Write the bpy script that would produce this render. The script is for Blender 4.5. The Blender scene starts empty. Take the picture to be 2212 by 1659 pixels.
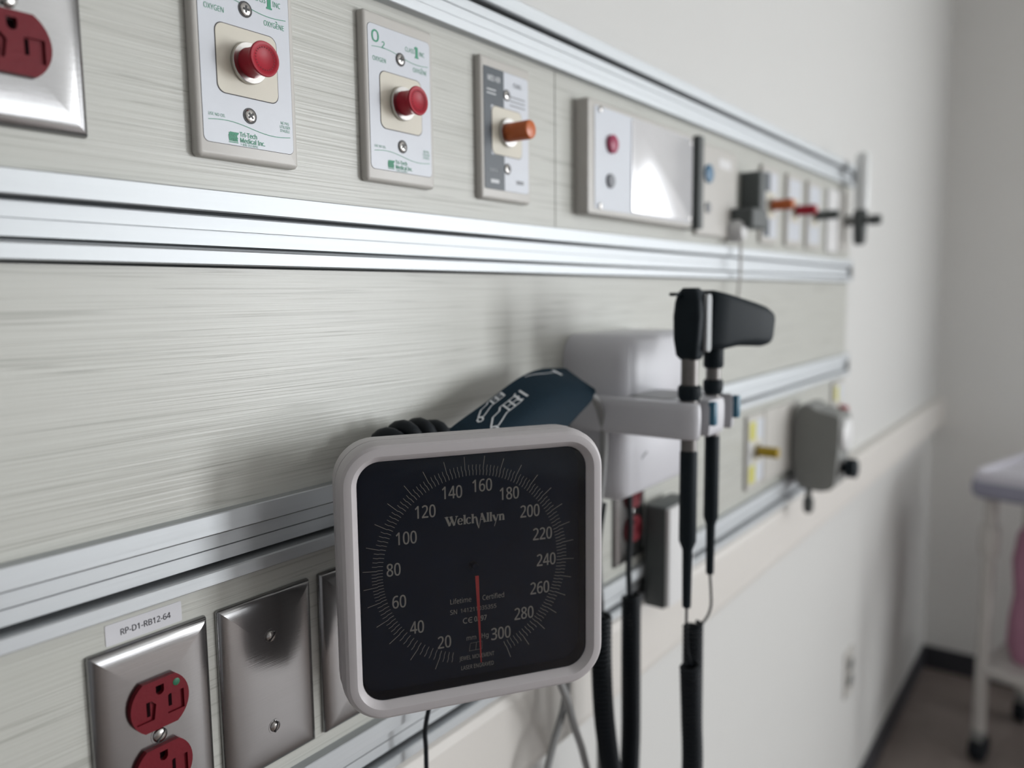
import bpy, bmesh, math, random
from mathutils import Vector, Matrix

# ------------------------------------------------------------------ scene, camera, light
S = bpy.context.scene
C = S.collection
random.seed(7)
PI = math.pi
FLOOR = 1.315                       # everything is laid out from the lens height, then lifted by this at the end

cam_data = bpy.data.cameras.new('camera')
cam = bpy.data.objects.new('camera', cam_data)
C.objects.link(cam)
cam_data.sensor_fit = 'HORIZONTAL'
cam_data.sensor_width = 36.0
cam_data.lens = 27.913
cam_data.clip_start = 0.02
cam_data.dof.use_dof = True
cam_data.dof.focus_distance = 0.488
cam_data.dof.aperture_fstop = 3.5
cam.matrix_world = Matrix(((0.5963, 0.0959, -0.7970, 0.0),
                           (-0.8027, 0.0578, -0.5936, -0.4196),
                           (-0.0108, 0.9937, 0.1115, 0.0),
                           (0, 0, 0, 1)))
S.camera = cam

world = bpy.data.worlds.new('world')
S.world = world
world.use_nodes = True
bg = world.node_tree.nodes['Background']
bg.inputs[0].default_value = (0.93, 0.97, 1.0, 1)
bg.inputs[1].default_value = 1.0

S.view_settings.view_transform = 'Standard'
S.view_settings.look = 'None'
S.view_settings.gamma = 1.0
S.view_settings.use_curve_mapping = False
S.view_settings.exposure = -0.33


def area(name, loc, rot, sx, sy, power, col):
    d = bpy.data.lights.new(name, 'AREA')
    d.shape = 'RECTANGLE'
    d.size = sx
    d.size_y = sy
    d.energy = power
    d.color = col
    o = bpy.data.objects.new(name, d)
    C.objects.link(o)
    o.location = loc
    o.rotation_euler = rot
    return o


# daylight coming in through the wide window of the far side wall, beyond the right edge of the picture
area('window_daylight', (2.93, -3.45, 0.07), (0, PI / 2, 0), 1.40, 1.25, 158, (0.96, 0.98, 1.0))
area('added_fill_near', (2.93, -1.70, 0.07), (0, PI / 2, 0), 1.40, 1.15, 9, (0.96, 0.98, 1.0))  # unseen fill lamp, added to brighten the far end of the wall
area('added_fill_front', (2.30, -5.13, 0.07), (PI / 2, 0, 0), 1.10, 1.40, 16, (0.96, 0.98, 1.0))  # unseen fill lamp, added to lift the wall towards the corner



# ------------------------------------------------------------------ materials
def new_mat(name):
    m = bpy.data.materials.new(name)
    m.use_nodes = True
    nt = m.node_tree
    return m, nt, nt.nodes['Principled BSDF']


def mat(name, col, rough=0.5, metal=0.0, noise=0.04, nscale=60.0, spec=0.5, bump=0.0, bscale=400.0,
        coat=0.0, emit=None, sss=0.0, vec=(1, 1, 1)):
    m, nt, p = new_mat(name)
    tc = nt.nodes.new('ShaderNodeTexCoord')
    mp = nt.nodes.new('ShaderNodeMapping')
    mp.inputs['Scale'].default_value = vec
    nt.links.new(tc.outputs['Object'], mp.inputs['Vector'])
    nz = nt.nodes.new('ShaderNodeTexNoise')
    nz.inputs['Scale'].default_value = nscale
    nz.inputs['Detail'].default_value = 3
    nt.links.new(mp.outputs['Vector'], nz.inputs['Vector'])
    mx = nt.nodes.new('ShaderNodeMix')
    mx.data_type = 'RGBA'
    mx.inputs['A'].default_value = tuple(c * (1 - noise) for c in col) + (1,)
    mx.inputs['B'].default_value = tuple(min(1, c * (1 + noise)) for c in col) + (1,)
    nt.links.new(nz.outputs['Fac'], mx.inputs['Factor'])
    nt.links.new(mx.outputs['Result'], p.inputs['Base Color'])
    p.inputs['Roughness'].default_value = rough
    p.inputs['Metallic'].default_value = metal
    p.inputs['Specular IOR Level'].default_value = spec
    p.inputs['Coat Weight'].default_value = coat
    if bump:
        n2 = nt.nodes.new('ShaderNodeTexNoise')
        n2.inputs['Scale'].default_value = bscale
        n2.inputs['Detail'].default_value = 2
        nt.links.new(mp.outputs['Vector'], n2.inputs['Vector'])
        b = nt.nodes.new('ShaderNodeBump')
        b.inputs['Strength'].default_value = bump
        b.inputs['Distance'].default_value = 0.001
        nt.links.new(n2.outputs['Fac'], b.inputs['Height'])
        nt.links.new(b.outputs['Normal'], p.inputs['Normal'])
    if emit:
        p.inputs['Emission Color'].default_value = tuple(emit[:3]) + (1,)
        p.inputs['Emission Strength'].default_value = emit[3]
    return m


def laminate():
    m, nt, p = new_mat('laminate')
    L = nt.links
    tc = nt.nodes.new('ShaderNodeTexCoord')

    def streak(sx, sz, detail, dist=0.0, off=0.0):
        mp = nt.nodes.new('ShaderNodeMapping')
        mp.inputs['Scale'].default_value = (sx, 1, sz)
        mp.inputs['Location'].default_value = (off, 0, off)
        L.new(tc.outputs['Object'], mp.inputs['Vector'])
        n = nt.nodes.new('ShaderNodeTexNoise')
        n.inputs['Scale'].default_value = 1.0
        n.inputs['Detail'].default_value = detail
        n.inputs['Distortion'].default_value = dist
        L.new(mp.outputs['Vector'], n.inputs['Vector'])
        return n.outputs['Fac']

    def ramp(fac, stops):
        r = nt.nodes.new('ShaderNodeValToRGB')
        e = r.color_ramp.elements
        e[0].position, e[0].color = stops[0][0], (stops[0][1],) * 3 + (1,)
        e[1].position, e[1].color = stops[1][0], (stops[1][1],) * 3 + (1,)
        for pos, v in stops[2:]:
            k = e.new(pos)
            k.color = (v, v, v, 1)
        L.new(fac, r.inputs['Fac'])
        return r.outputs['Color']

    lines = ramp(streak(3.5, 300, 1.0), [(0.35, 0.0), (0.39, 1.0), (0.43, 0.1), (1.0, 0.0)])
    fine = ramp(streak(9.0, 520, 2.0, 0, 3.3), [(0.30, 1.0), (0.55, 0.0)])
    soft = streak(1.2, 18, 2.0, 0, 7.7)
    base = nt.nodes.new('ShaderNodeMix')
    base.data_type = 'RGBA'
    base.inputs['A'].default_value = (0.485, 0.495, 0.455, 1)
    base.inputs['B'].default_value = (0.53, 0.53, 0.495, 1)
    L.new(soft, base.inputs['Factor'])
    m1 = nt.nodes.new('ShaderNodeMix')
    m1.data_type = 'RGBA'
    m1.inputs['B'].default_value = (0.30, 0.30, 0.27, 1)
    mul = nt.nodes.new('ShaderNodeMath')
    mul.operation = 'MULTIPLY'
    mul.inputs[1].default_value = 0.68
    L.new(lines, mul.inputs[0])
    L.new(mul.outputs[0], m1.inputs['Factor'])
    L.new(base.outputs['Result'], m1.inputs['A'])
    m2 = nt.nodes.new('ShaderNodeMix')
    m2.data_type = 'RGBA'
    m2.inputs['B'].default_value = (0.42, 0.42, 0.385, 1)
    mul2 = nt.nodes.new('ShaderNodeMath')
    mul2.operation = 'MULTIPLY'
    mul2.inputs[1].default_value = 0.35
    L.new(fine, mul2.inputs[0])
    L.new(mul2.outputs[0], m2.inputs['Factor'])
    L.new(m1.outputs['Result'], m2.inputs['A'])
    L.new(m2.outputs['Result'], p.inputs['Base Color'])
    p.inputs['Roughness'].default_value = 0.36
    b = nt.nodes.new('ShaderNodeBump')
    b.inputs['Strength'].default_value = 0.42
    b.inputs['Distance'].default_value = 0.0006
    L.new(streak(6.0, 620, 2.0, 0, 1.1), b.inputs['Height'])
    L.new(b.outputs['Normal'], p.inputs['Normal'])
    return m


def glass():
    m = bpy.data.materials.new('gauge_glass')
    m.use_nodes = True
    nt = m.node_tree
    nt.nodes.remove(nt.nodes['Principled BSDF'])
    out = nt.nodes['Material Output']
    fr = nt.nodes.new('ShaderNodeFresnel')
    fr.inputs['IOR'].default_value = 1.36
    tr = nt.nodes.new('ShaderNodeBsdfTransparent')
    tr.inputs[0].default_value = (0.97, 0.98, 0.98, 1)
    gl = nt.nodes.new('ShaderNodeBsdfGlossy')
    gl.inputs['Roughness'].default_value = 0.03
    nz = nt.nodes.new('ShaderNodeTexNoise')
    nz.inputs['Scale'].default_value = 9
    bp = nt.nodes.new('ShaderNodeBump')
    bp.inputs['Strength'].default_value = 0.05
    bp.inputs['Distance'].default_value = 0.002
    nt.links.new(nz.outputs['Fac'], bp.inputs['Height'])
    nt.links.new(bp.outputs['Normal'], gl.inputs['Normal'])
    mx = nt.nodes.new('ShaderNodeMixShader')
    nt.links.new(fr.outputs[0], mx.inputs[0])
    nt.links.new(tr.outputs[0], mx.inputs[1])
    nt.links.new(gl.outputs[0], mx.inputs[2])
    nt.links.new(mx.outputs[0], out.inputs[0])
    return m


M = {
    'laminate': laminate(),
    'glass': glass(),
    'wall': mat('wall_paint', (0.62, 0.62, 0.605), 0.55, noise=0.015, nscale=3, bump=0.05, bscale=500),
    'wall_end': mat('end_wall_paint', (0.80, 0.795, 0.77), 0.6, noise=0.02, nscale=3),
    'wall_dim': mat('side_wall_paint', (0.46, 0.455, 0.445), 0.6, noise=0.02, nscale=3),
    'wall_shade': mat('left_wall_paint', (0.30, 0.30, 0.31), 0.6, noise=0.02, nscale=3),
    'ceiling': mat('ceiling_paint', (0.66, 0.66, 0.64), 0.8),
    'floor': mat('vinyl_floor', (0.235, 0.195, 0.178), 0.45, noise=0.25, nscale=14),
    'baseboard': mat('rubber_baseboard', (0.035, 0.035, 0.042), 0.5),
    'bumper': mat('bumper_vinyl', (0.66, 0.635, 0.60), 0.45, noise=0.02, nscale=8),
    'alu': mat('brushed_aluminium', (0.49, 0.51, 0.525), 0.58, 0.92, noise=0.04, nscale=1.0, vec=(6, 400, 400), bump=0.08, bscale=1.0),
    'alu_line': mat('rail_score', (0.25, 0.26, 0.28), 0.5, 0.5),
    'steel': mat('brushed_steel', (0.30, 0.298, 0.30), 0.20, 1.0, noise=0.07, nscale=1.0, vec=(40, 1600, 900), bump=0.035, bscale=1.0),
    'chrome': mat('polished_steel', (0.50, 0.485, 0.47), 0.22, 1.0),
    'darkmetal': mat('dark_recess', (0.02, 0.02, 0.022), 0.5),
    'red': mat('red_receptacle', (0.135, 0.004, 0.011), 0.5, spec=0.25, noise=0.08, nscale=300, bump=0.1),
    'slot': mat('slot_black', (0.008, 0.002, 0.003), 0.9, spec=0.05),
    'green_dot': mat('green_dot', (0.01, 0.12, 0.06), 0.5),
    'cap_red': mat('red_cap', (0.36, 0.010, 0.026), 0.42, spec=0.3, noise=0.06, nscale=200),
    'cap_orange': mat('orange_cap', (0.55, 0.13, 0.03), 0.35),
    'cap_yellow': mat('yellow_cap', (0.40, 0.27, 0.005), 0.4),
    'plate': mat('beige_plastic', (0.52, 0.505, 0.475), 0.4, noise=0.015),
    'insert': mat('cream_insert', (0.62, 0.59, 0.50), 0.4, noise=0.02, nscale=150),
    'label': mat('label_film', (0.60, 0.63, 0.68), 0.35, noise=0.02, nscale=200),
    'label_dark': mat('label_charcoal', (0.055, 0.07, 0.085), 0.4),
    'label_yellow': mat('label_yellow', (0.55, 0.52, 0.10), 0.5),
    'label_line': mat('label_gap', (0.05, 0.045, 0.05), 0.6),
    'print_green': mat('green_print', (0.03, 0.27, 0.15), 0.5),
    'print_grey': mat('grey_print', (0.22, 0.23, 0.25), 0.5),
    'print_white': mat('white_print', (0.62, 0.64, 0.66), 0.6),
    'print_dial': mat('dial_print', (0.50, 0.465, 0.43), 0.5),
    'print_black': mat('black_print', (0.02, 0.02, 0.03), 0.5),
    'bezel': mat('gauge_plastic', (0.50, 0.475, 0.485), 0.42, noise=0.02, nscale=40, bump=0.03, bscale=2500),
    'dial': mat('navy_dial', (0.0020, 0.0125, 0.0380), 0.55, spec=0.2, noise=0.1, nscale=30),
    'needle': mat('red_needle', (0.80, 0.06, 0.06), 0.4),
    'cuff': mat('navy_cuff', (0.0035, 0.017, 0.030), 0.75, noise=0.25, nscale=500, bump=0.25, bscale=1500, spec=0.2),
    'rubber': mat('black_rubber', (0.007, 0.010, 0.014), 0.55, noise=0.1, spec=0.25),
    'black': mat('black_plastic', (0.007, 0.013, 0.018), 0.6, spec=0.2),
    'knurl': mat('knurled_steel', (0.20, 0.19, 0.185), 0.45, 0.9, noise=0.3, nscale=900),
    'endcap': mat('rail_end_plastic', (0.38, 0.40, 0.41), 0.5),
    'greytube': mat('grey_rubber', (0.28, 0.285, 0.285), 0.4),
    'white': mat('lilac_white_plastic', (0.60, 0.60, 0.635), 0.38, noise=0.015),
    'whitebox': mat('white_plastic', (0.68, 0.68, 0.68), 0.4, noise=0.02),
    'blue': mat('teal_clip', (0.03, 0.14, 0.22), 0.4),
    'bluebtn': mat('blue_button', (0.05, 0.16, 0.28), 0.4),
    'greybox': mat('grey_regulator', (0.235, 0.24, 0.23), 0.5),
    'darkgrey': mat('dark_grey_plastic', (0.075, 0.085, 0.085), 0.45),
    'pinkred': mat('call_button', (0.35, 0.03, 0.09), 0.4),
    'silverlabel': mat('silver_label', (0.85, 0.85, 0.87), 0.22, 0.35, noise=0.06, nscale=30),
    'clear': mat('clear_tube', (0.80, 0.82, 0.82), 0.2, noise=0.02),
    'sticker': mat('sticker_paper', (0.60, 0.60, 0.63), 0.45, noise=0.01),
    'cart': mat('cart_enamel', (0.52, 0.50, 0.475), 0.4),
    'tray': mat('tray_plastic', (0.58, 0.57, 0.63), 0.35),
    'traydark': mat('tray_rim', (0.25, 0.25, 0.32), 0.4),
    'pink': mat('pink_bag', (0.42, 0.20, 0.29), 0.5, noise=0.2, nscale=14),
    'cloth_grey': mat('grey_cloth', (0.20, 0.20, 0.25), 0.8, noise=0.2, nscale=30),
    'pane': mat('window_pane', (0.9, 0.93, 0.96), 0.3, emit=(0.94, 0.97, 1.0, 2.6)),
    'frame': mat('window_frame', (0.6, 0.6, 0.6), 0.4),
    'dust': mat('dust_fleck', (0.55, 0.5, 0.5), 0.8),
}


# the plain sans serif that ships with Blender, else Blender's built-in face
import os
SANS = None
try:
    for root in (bpy.utils.system_resource('DATAFILES'), os.path.join(bpy.utils.resource_path('LOCAL'), 'datafiles')):
        fp = os.path.join(root or '', 'fonts', 'NotoSansMath-Regular.woff2')
        if os.path.exists(fp):
            SANS = bpy.data.fonts.load(fp)
            break
except Exception:
    SANS = None
FS = 1.50 if SANS else 1.0        # so that a size gives the same height of capitals with either face

# ------------------------------------------------------------------ mesh helpers
def bmn():
    return bmesh.new()


def obj(name, bm, material, parent=None, angle=38, smooth=True):
    me = bpy.data.meshes.new(name)
    bmesh.ops.recalc_face_normals(bm, faces=bm.faces)
    bm.to_mesh(me)
    bm.free()
    me.materials.append(M[material])
    if smooth:
        for f in me.polygons:
            f.use_smooth = True
        me.set_sharp_from_angle(angle=math.radians(angle))
    o = bpy.data.objects.new(name, me)
    C.objects.link(o)
    if parent:
        o.parent = parent
    return o


def flat(name, bm, material, parent=None, up=(0, 0, 1)):
    """printing: thin flat shapes, all facing the same way"""
    me = bpy.data.meshes.new(name)
    u = Vector(up)
    for f in bm.faces:
        f.normal_update()
        if f.normal.dot(u) < 0:
            f.normal_flip()
    bm.to_mesh(me)
    bm.free()
    me.materials.append(M[material])
    o = bpy.data.objects.new(name, me)
    C.objects.link(o)
    if parent:
        o.parent = parent
    return o


def tag(o, label=None, cat=None, group=None, kind=None):
    if label:
        o['label'] = label
    if cat:
        o['category'] = cat
    if group:
        o['group'] = group
    if kind:
        o['kind'] = kind
    return o


def thing(name, label, cat, loc=(0, 0, 0), rot=(0, 0, 0), group=None):
    o = bpy.data.objects.new(name, None)
    C.objects.link(o)
    o.location = loc
    o.rotation_euler = rot
    o.empty_display_size = 0.02
    return tag(o, label, cat, group)


def onwall(name, label, cat, x, z, group=None, y=0.0):
    """an Empty whose local x runs right, y up and z out of the headwall"""
    return thing(name, label, cat, (x, y, z), (PI / 2, 0, 0), group)


def dup(root, loc, label, group=None):
    r = root.copy()
    C.objects.link(r)
    r.location = loc
    r['label'] = label
    if group:
        r['group'] = group
    for ch in list(root.children):
        c = ch.copy()
        C.objects.link(c)
        c.parent = r
        for g in list(ch.children):
            d = g.copy()
            C.objects.link(d)
            d.parent = c
    return r


def box(bm, x0, x1, y0, y1, z0, z1, bev=0.0, seg=2):
    vs = [bm.verts.new((x, y, z)) for x in (x0, x1) for y in (y0, y1) for z in (z0, z1)]
    q = [(0, 1, 3, 2), (4, 6, 7, 5), (0, 4, 5, 1), (2, 3, 7, 6), (0, 2, 6, 4), (1, 5, 7, 3)]
    fs = [bm.faces.new([vs[i] for i in f]) for f in q]
    if bev:
        es = list({e for f in fs for e in f.edges})
        bmesh.ops.bevel(bm, geom=es, offset=bev, segments=seg, affect='EDGES', profile=0.5)


def rr(w, h, r, cx=0.0, cy=0.0, n=6):
    r = max(0.00005, min(r, w / 2 - 1e-6, h / 2 - 1e-6))
    out = []
    for (sx, sy, a0) in ((1, 1, 0), (-1, 1, 90), (-1, -1, 180), (1, -1, 270)):
        for k in range(n + 1):
            a = math.radians(a0 + 90.0 * k / n)
            out.append((cx + sx * (w / 2 - r) + r * math.cos(a), cy + sy * (h / 2 - r) + r * math.sin(a)))
    return out


def loft(bm, rings, cap0=True, cap1=True, closed=False):
    R = [[bm.verts.new(p) for p in ring] for ring in rings]
    n = len(R[0])
    for a in range(len(R) - (0 if closed else 1)):
        A, B = R[a], R[(a + 1) % len(R)]
        for k in range(n):
            bm.faces.new((A[k], A[(k + 1) % n], B[(k + 1) % n], B[k]))
    if cap0 and not closed:
        bm.faces.new(list(reversed(R[0])))
    if cap1 and not closed:
        bm.faces.new(R[-1])


def plate(bm, w, h, r, prof, cx=0.0, cy=0.0, n=6, cap0=True, cap1=True):
    """rounded rectangle lofted through (inset, z) pairs"""
    loft(bm, [[(x, y, z) for x, y in rr(w - 2 * i, h - 2 * i, r - i, cx, cy, n)] for i, z in prof], cap0, cap1)


def lathe(bm, prof, n=32, mtx=None, cap0=True, cap1=True):
    rings = []
    for r, z in prof:
        ring = [Vector((max(r, 1e-5) * math.cos(2 * PI * k / n), max(r, 1e-5) * math.sin(2 * PI * k / n), z)) for k in range(n)]
        rings.append([mtx @ v for v in ring] if mtx else ring)
    loft(bm, rings, cap0, cap1)


def spline(pts, step=10):
    P = [Vector(p) for p in pts]
    P = [2 * P[0] - P[1]] + P + [2 * P[-1] - P[-2]]
    out = []
    for i in range(1, len(P) - 2):
        for k in range(step):
            t = k / step
            a, b, c, d = P[i - 1], P[i], P[i + 1], P[i + 2]
            out.append(0.5 * ((2 * b) + (c - a) * t + (2 * a - 5 * b + 4 * c - d) * t * t + (3 * b - a - 3 * c + d) * t ** 3))
    out.append(P[-2])
    return out


def frames(pts):
    T = []
    for i in range(len(pts)):
        T.append((pts[min(i + 1, len(pts) - 1)] - pts[max(i - 1, 0)]).normalized())
    a = Vector((0, 0, 1)) if abs(T[0].z) < 0.9 else Vector((1, 0, 0))
    N = [(a - T[0] * a.dot(T[0])).normalized()]
    for i in range(1, len(pts)):
        v = N[-1] - T[i] * N[-1].dot(T[i])
        N.append(v.normalized())
    return T, N


def tube(bm, pts, r, n=8):
    pts = [Vector(p) for p in pts]
    T, N = frames(pts)
    rings = []
    for i, p in enumerate(pts):
        rad = r[i] if isinstance(r, (list, tuple)) else r
        B = T[i].cross(N[i])
        rings.append([p + (N[i] * math.cos(2 * PI * k / n) + B * math.sin(2 * PI * k / n)) * rad for k in range(n)])
    loft(bm, rings)


def coil_points(center, radius, pitch, seg=12, phase=0.0):
    """a helix wound about a centre line"""
    T, N = frames(center)
    L = [0.0]
    for i in range(1, len(center)):
        L.append(L[-1] + (center[i] - center[i - 1]).length)
    turns = int(L[-1] / pitch)
    out = []
    j = 0
    for k in range(turns * seg + 1):
        s = L[-1] * k / (turns * seg)
        while j < len(L) - 2 and L[j + 1] < s:
            j += 1
        t = (s - L[j]) / max(1e-9, L[j + 1] - L[j])
        p = center[j].lerp(center[j + 1], t)
        n = N[j].lerp(N[j + 1], t).normalized()
        b = T[j].lerp(T[j + 1], t).normalized().cross(n)
        a = 2 * PI * k / seg + phase
        out.append(p + (n * math.cos(a) + b * math.sin(a)) * radius)
    return out


def text(bm, s, size, x, y, z=0.0, align='CENTER', bold=0.0, sx=1.0, rot=0.0):
    c = bpy.data.curves.new('lettering', 'FONT')
    if SANS:
        c.font = SANS
    c.body = s
    c.size = size * FS
    c.align_x = align
    c.align_y = 'CENTER'
    c.resolution_u = 4
    c.fill_mode = 'FRONT'
    o = bpy.data.objects.new('lettering', c)
    me = bpy.data.meshes.new_from_object(o)
    me.transform(Matrix.Translation((x, y, z)) @ Matrix.Rotation(rot, 4, 'Z') @ Matrix.Diagonal((sx, 1, 1, 1)))
    bm.from_mesh(me)
    if bold:                                       # heavier strokes: the same letters struck several times, hair's breadths apart
        d = bold * size
        for dx, dy in ((d, 0), (-2 * d, 0), (d, d * .6), (0, -1.2 * d)):
            me.transform(Matrix.Translation((dx, dy, .000006)))
            bm.from_mesh(me)
    bpy.data.objects.remove(o)
    bpy.data.curves.remove(c)
    bpy.data.meshes.remove(me)


STROKE = 0


def ribbon2(bm, pts, w, z=0.0, fn=None):
    """flat stroke of a pen along a 2-D polyline (w = width or list of widths)"""
    global STROKE
    STROKE += 1
    z += (STROKE % 12) * .000004
    n = len(pts)
    Lp, Rp = [], []
    for i, (x, y) in enumerate(pts):
        a = pts[max(i - 1, 0)]
        b = pts[min(i + 1, n - 1)]
        d = Vector((b[0] - a[0], b[1] - a[1]))
        if d.length < 1e-9:
            d = Vector((1, 0))
        d.normalize()
        ww = (w[i] if isinstance(w, (list, tuple)) else w) / 2
        l = (x - d.y * ww, y + d.x * ww)
        r = (x + d.y * ww, y - d.x * ww)
        f = fn or (lambda u, v: (u, v, z))
        Lp.append(bm.verts.new(f(*l)))
        Rp.append(bm.verts.new(f(*r)))
    for i in range(n - 1):
        bm.faces.new((Lp[i], Rp[i], Rp[i + 1], Lp[i + 1]))


def poly(bm, pts, z=0.0):
    bm.faces.new([bm.verts.new((x, y, z)) for x, y in pts])


def holed(bm, outer, holes, z_top, z_bot, depths):
    """front face with holes, outer walls, and hole walls going down to their own depth with a floor"""
    loops = []
    edges = []
    for pts in [outer] + holes:
        vs = [bm.verts.new((x, y, z_top)) for x, y in pts]
        loops.append(vs)
        for k in range(len(vs)):
            edges.append(bm.edges.new((vs[k], vs[(k + 1) % len(vs)])))
    bmesh.ops.triangle_fill(bm, edges=edges, use_beauty=True, normal=(0, 0, 1))
    bo = [bm.verts.new((x, y, z_bot)) for x, y in outer]
    n = len(bo)
    for k in range(n):
        bm.faces.new((loops[0][k], bo[k], bo[(k + 1) % n], loops[0][(k + 1) % n]))
    for vs, pts, d in zip(loops[1:], holes, depths):
        lo = [bm.verts.new((x, y, z_top - d)) for x, y in pts]
        n = len(lo)
        for k in range(n):
            bm.faces.new((vs[k], vs[(k + 1) % n], lo[(k + 1) % n], lo[k]))
        bm.faces.new(lo)


def disc(r, cx, cy, n=20):
    return [(cx + r * math.cos(2 * PI * k / n), cy + r * math.sin(2 * PI * k / n)) for k in range(n)]


# ------------------------------------------------------------------ the room
X0, X1, YB, YF, ZF, ZC = -2.4, 3.0, 0.025, -5.2, -FLOOR, 1.4


def structure(name, bm, m):
    return tag(obj(name, bm, m, smooth=False), kind='structure')


b = bmn(); box(b, X0 - .1, X1 + .1, YF - .1, YB + .1, ZF - .06, ZF); structure('floor', b, 'floor')
b = bmn(); box(b, X0 - .1, X1 + .1, YF - .1, YB + .1, ZC, ZC + .06); structure('ceiling', b, 'ceiling')
b = bmn(); box(b, X0 - .1, X1 + .1, YB, YB + .1, ZF, ZC); structure('wall_back', b, 'wall')
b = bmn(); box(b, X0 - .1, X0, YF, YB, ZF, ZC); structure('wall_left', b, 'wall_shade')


b = bmn()
for y0, y1, z0, z1 in ((YF, -4.10, ZF, ZC), (-2.80, -2.30, ZF, ZC), (-1.10, YB, ZF, ZC),
                       (-4.10, -2.80, ZF, -.65), (-4.10, -2.80, .80, ZC), (-2.30, -1.10, ZF, -.65), (-2.30, -1.10, .80, ZC)):
    box(b, X1, X1 + .1, y0, y1, z0, z1)
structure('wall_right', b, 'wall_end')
b = bmn()
for x0, x1, z0, z1 in ((X0, 1.72, ZF, ZC), (2.88, X1, ZF, ZC), (1.72, 2.88, ZF, -.65), (1.72, 2.88, .80, ZC)):
    box(b, x0, x1, YF - .1, YF, z0, z1)
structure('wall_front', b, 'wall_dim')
b = bmn(); box(b, 1.72, 2.88, YF - .06, YF - .05, -.65, .80)
w3 = structure('window_added_3', b, 'pane')  # unseen window added to go with the front fill lamp
b = bmn()
for x in (1.74, 2.30, 2.86):
    box(b, x - .02, x + .02, YF - .05, YF - .02, -.65, .80)
for z in (-.63, .78):
    box(b, 1.72, 2.88, YF - .05, YF - .02, z - .02, z + .02)
obj('window_frame', b, 'frame', w3, smooth=False)
for nme, y0, y1 in (('window_1', -4.10, -2.80), ('window_added_2', -2.30, -1.10)):  # the second one is added, to brighten the far wall
    b = bmn(); box(b, X1 + .05, X1 + .06, y0, y1, -.65, .80)
    w1 = structure(nme, b, 'pane')
    b = bmn()
    for y in (y0 + .02, (y0 + y1) / 2, y1 - .02):
        box(b, X1 + .02, X1 + .05, y - .02, y + .02, -.65, .80)
    for z in (-.63, .78):
        box(b, X1 + .02, X1 + .05, y0, y1, z - .02, z + .02)
    obj('window_frame', b, 'frame', w1, smooth=False)

b = bmn(); box(b, X0, X1, YB - .008, YB, ZF, ZF + .08, .002); structure('baseboard_back', b, 'baseboard')
b = bmn(); box(b, X1 - .008, X1, YF, YB - .008, ZF, ZF + .08, .002); structure('baseboard_right', b, 'baseboard')
# vinyl bumper rail under the headwall, ending at the corner with a rounded nose
b = bmn()
prof = [(YB, -.362), (.004, -.362), (-.001, -.366), (-.003, -.374), (-.003, -.445), (-.001, -.453), (.004, -.458), (YB, -.458)]
loft(b, [[(x, y, z) for y, z in prof] for x in (X0, X1)])
structure('trim_1', b, 'bumper')

# ------------------------------------------------------------------ the headwall unit
HX0, HX1 = -1.1, 1.70
hw = thing('medical_headwall', 'long grey laminate and aluminium headwall panel fixed across the white wall', 'headwall', (0, 0, 0))


def panel(x0, x1, z0, z1):
    b = bmn()
    box(b, x0, x1, 0, YB, z0, z1)
    return obj('laminate_panel', b, 'laminate', hw, smooth=False)


panel(HX0, .6336, .058, .209)
panel(.6351, HX1, .058, .209)
panel(HX0, HX1, -.129, .0175)
panel(HX0, HX1, -.316, -.1692)


def rail(top):
    o, g, k = -.008, -.001, .020
    p = [(YB, 0), (o + .0006, 0), (o, -.0006), (o, -.0117), (o + .0006, -.0123), (-.005, -.0123), (-.005, -.0115), (k, -.0115), (k, -.0160), (g + .002, -.0160), (g + .002, -.0147), (g, -.0147),
         (g, -.0223), (g + .0016, -.0225), (g + .0016, -.0229), (g, -.0231),
         (g, -.0312), (k, -.0312), (k, -.0340), (o + .0009, -.0340), (o, -.0348), (o, -.0420), (o + .0006, -.0426), (YB, -.0426)]
    b = bmn()
    loft(b, [[(x, y, top + z) for y, z in p] for x in (HX0, HX1)])
    r = obj('aluminium_rail', b, 'alu', hw, angle=20)
    b = bmn()
    box(b, HX1 + .0002, HX1 + .007, -.0085, YB, top - .0426, top, .002)
    obj('end_cap', b, 'endcap', r)
    return r


for t in (.247, .0616, -.1258, -.3128):
    rail(t)
b = bmn()
box(b, HX1 + .0002, HX1 + .004, .002, YB, -.33, .235, .001)
obj('end_trim', b, 'alu', hw)


# ------------------------------------------------------------------ steel plates
def slotted_screw(parent, x, y, z, a, r=.0042):
    b = bmn()
    lathe(b, [(r, 0), (r, .0006), (r * .86, .0014), (r * .5, .0020), (r * .1, .0022)], 24, Matrix.Translation((x, y, z)))
    s = obj('screw', b, 'chrome', parent)
    b = bmn()
    box(b, -r * .93, r * .93, -.00045, .00045, .0004, .00235)
    o = obj('slot', b, 'darkmetal', s, smooth=False)
    o.location = (x, y, z)
    o.rotation_euler = (0, 0, math.radians(a))
    b = bmn()
    lathe(b, [(r + .0013, -.0002), (r + .0011, .0003), (r, .0003)], 24, Matrix.Translation((x, y, z)), True, True)
    obj('countersink', b, 'steel', s)
    return s


STEEL = [(0, .0002), (0, .0009), (.0003, .0020), (.0009, .0031), (.0019, .0040), (.0034, .0047), (.0056, .00525), (.0085, .0056), (.0120, .00585), (.0165, .0060), (.0220, .0061)]


def steel_plate(parent):
    b = bmn()
    plate(b, .0698, .1143, .0014, STEEL, n=2)
    return obj('steel_plate', b, 'steel', parent, angle=30)


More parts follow.
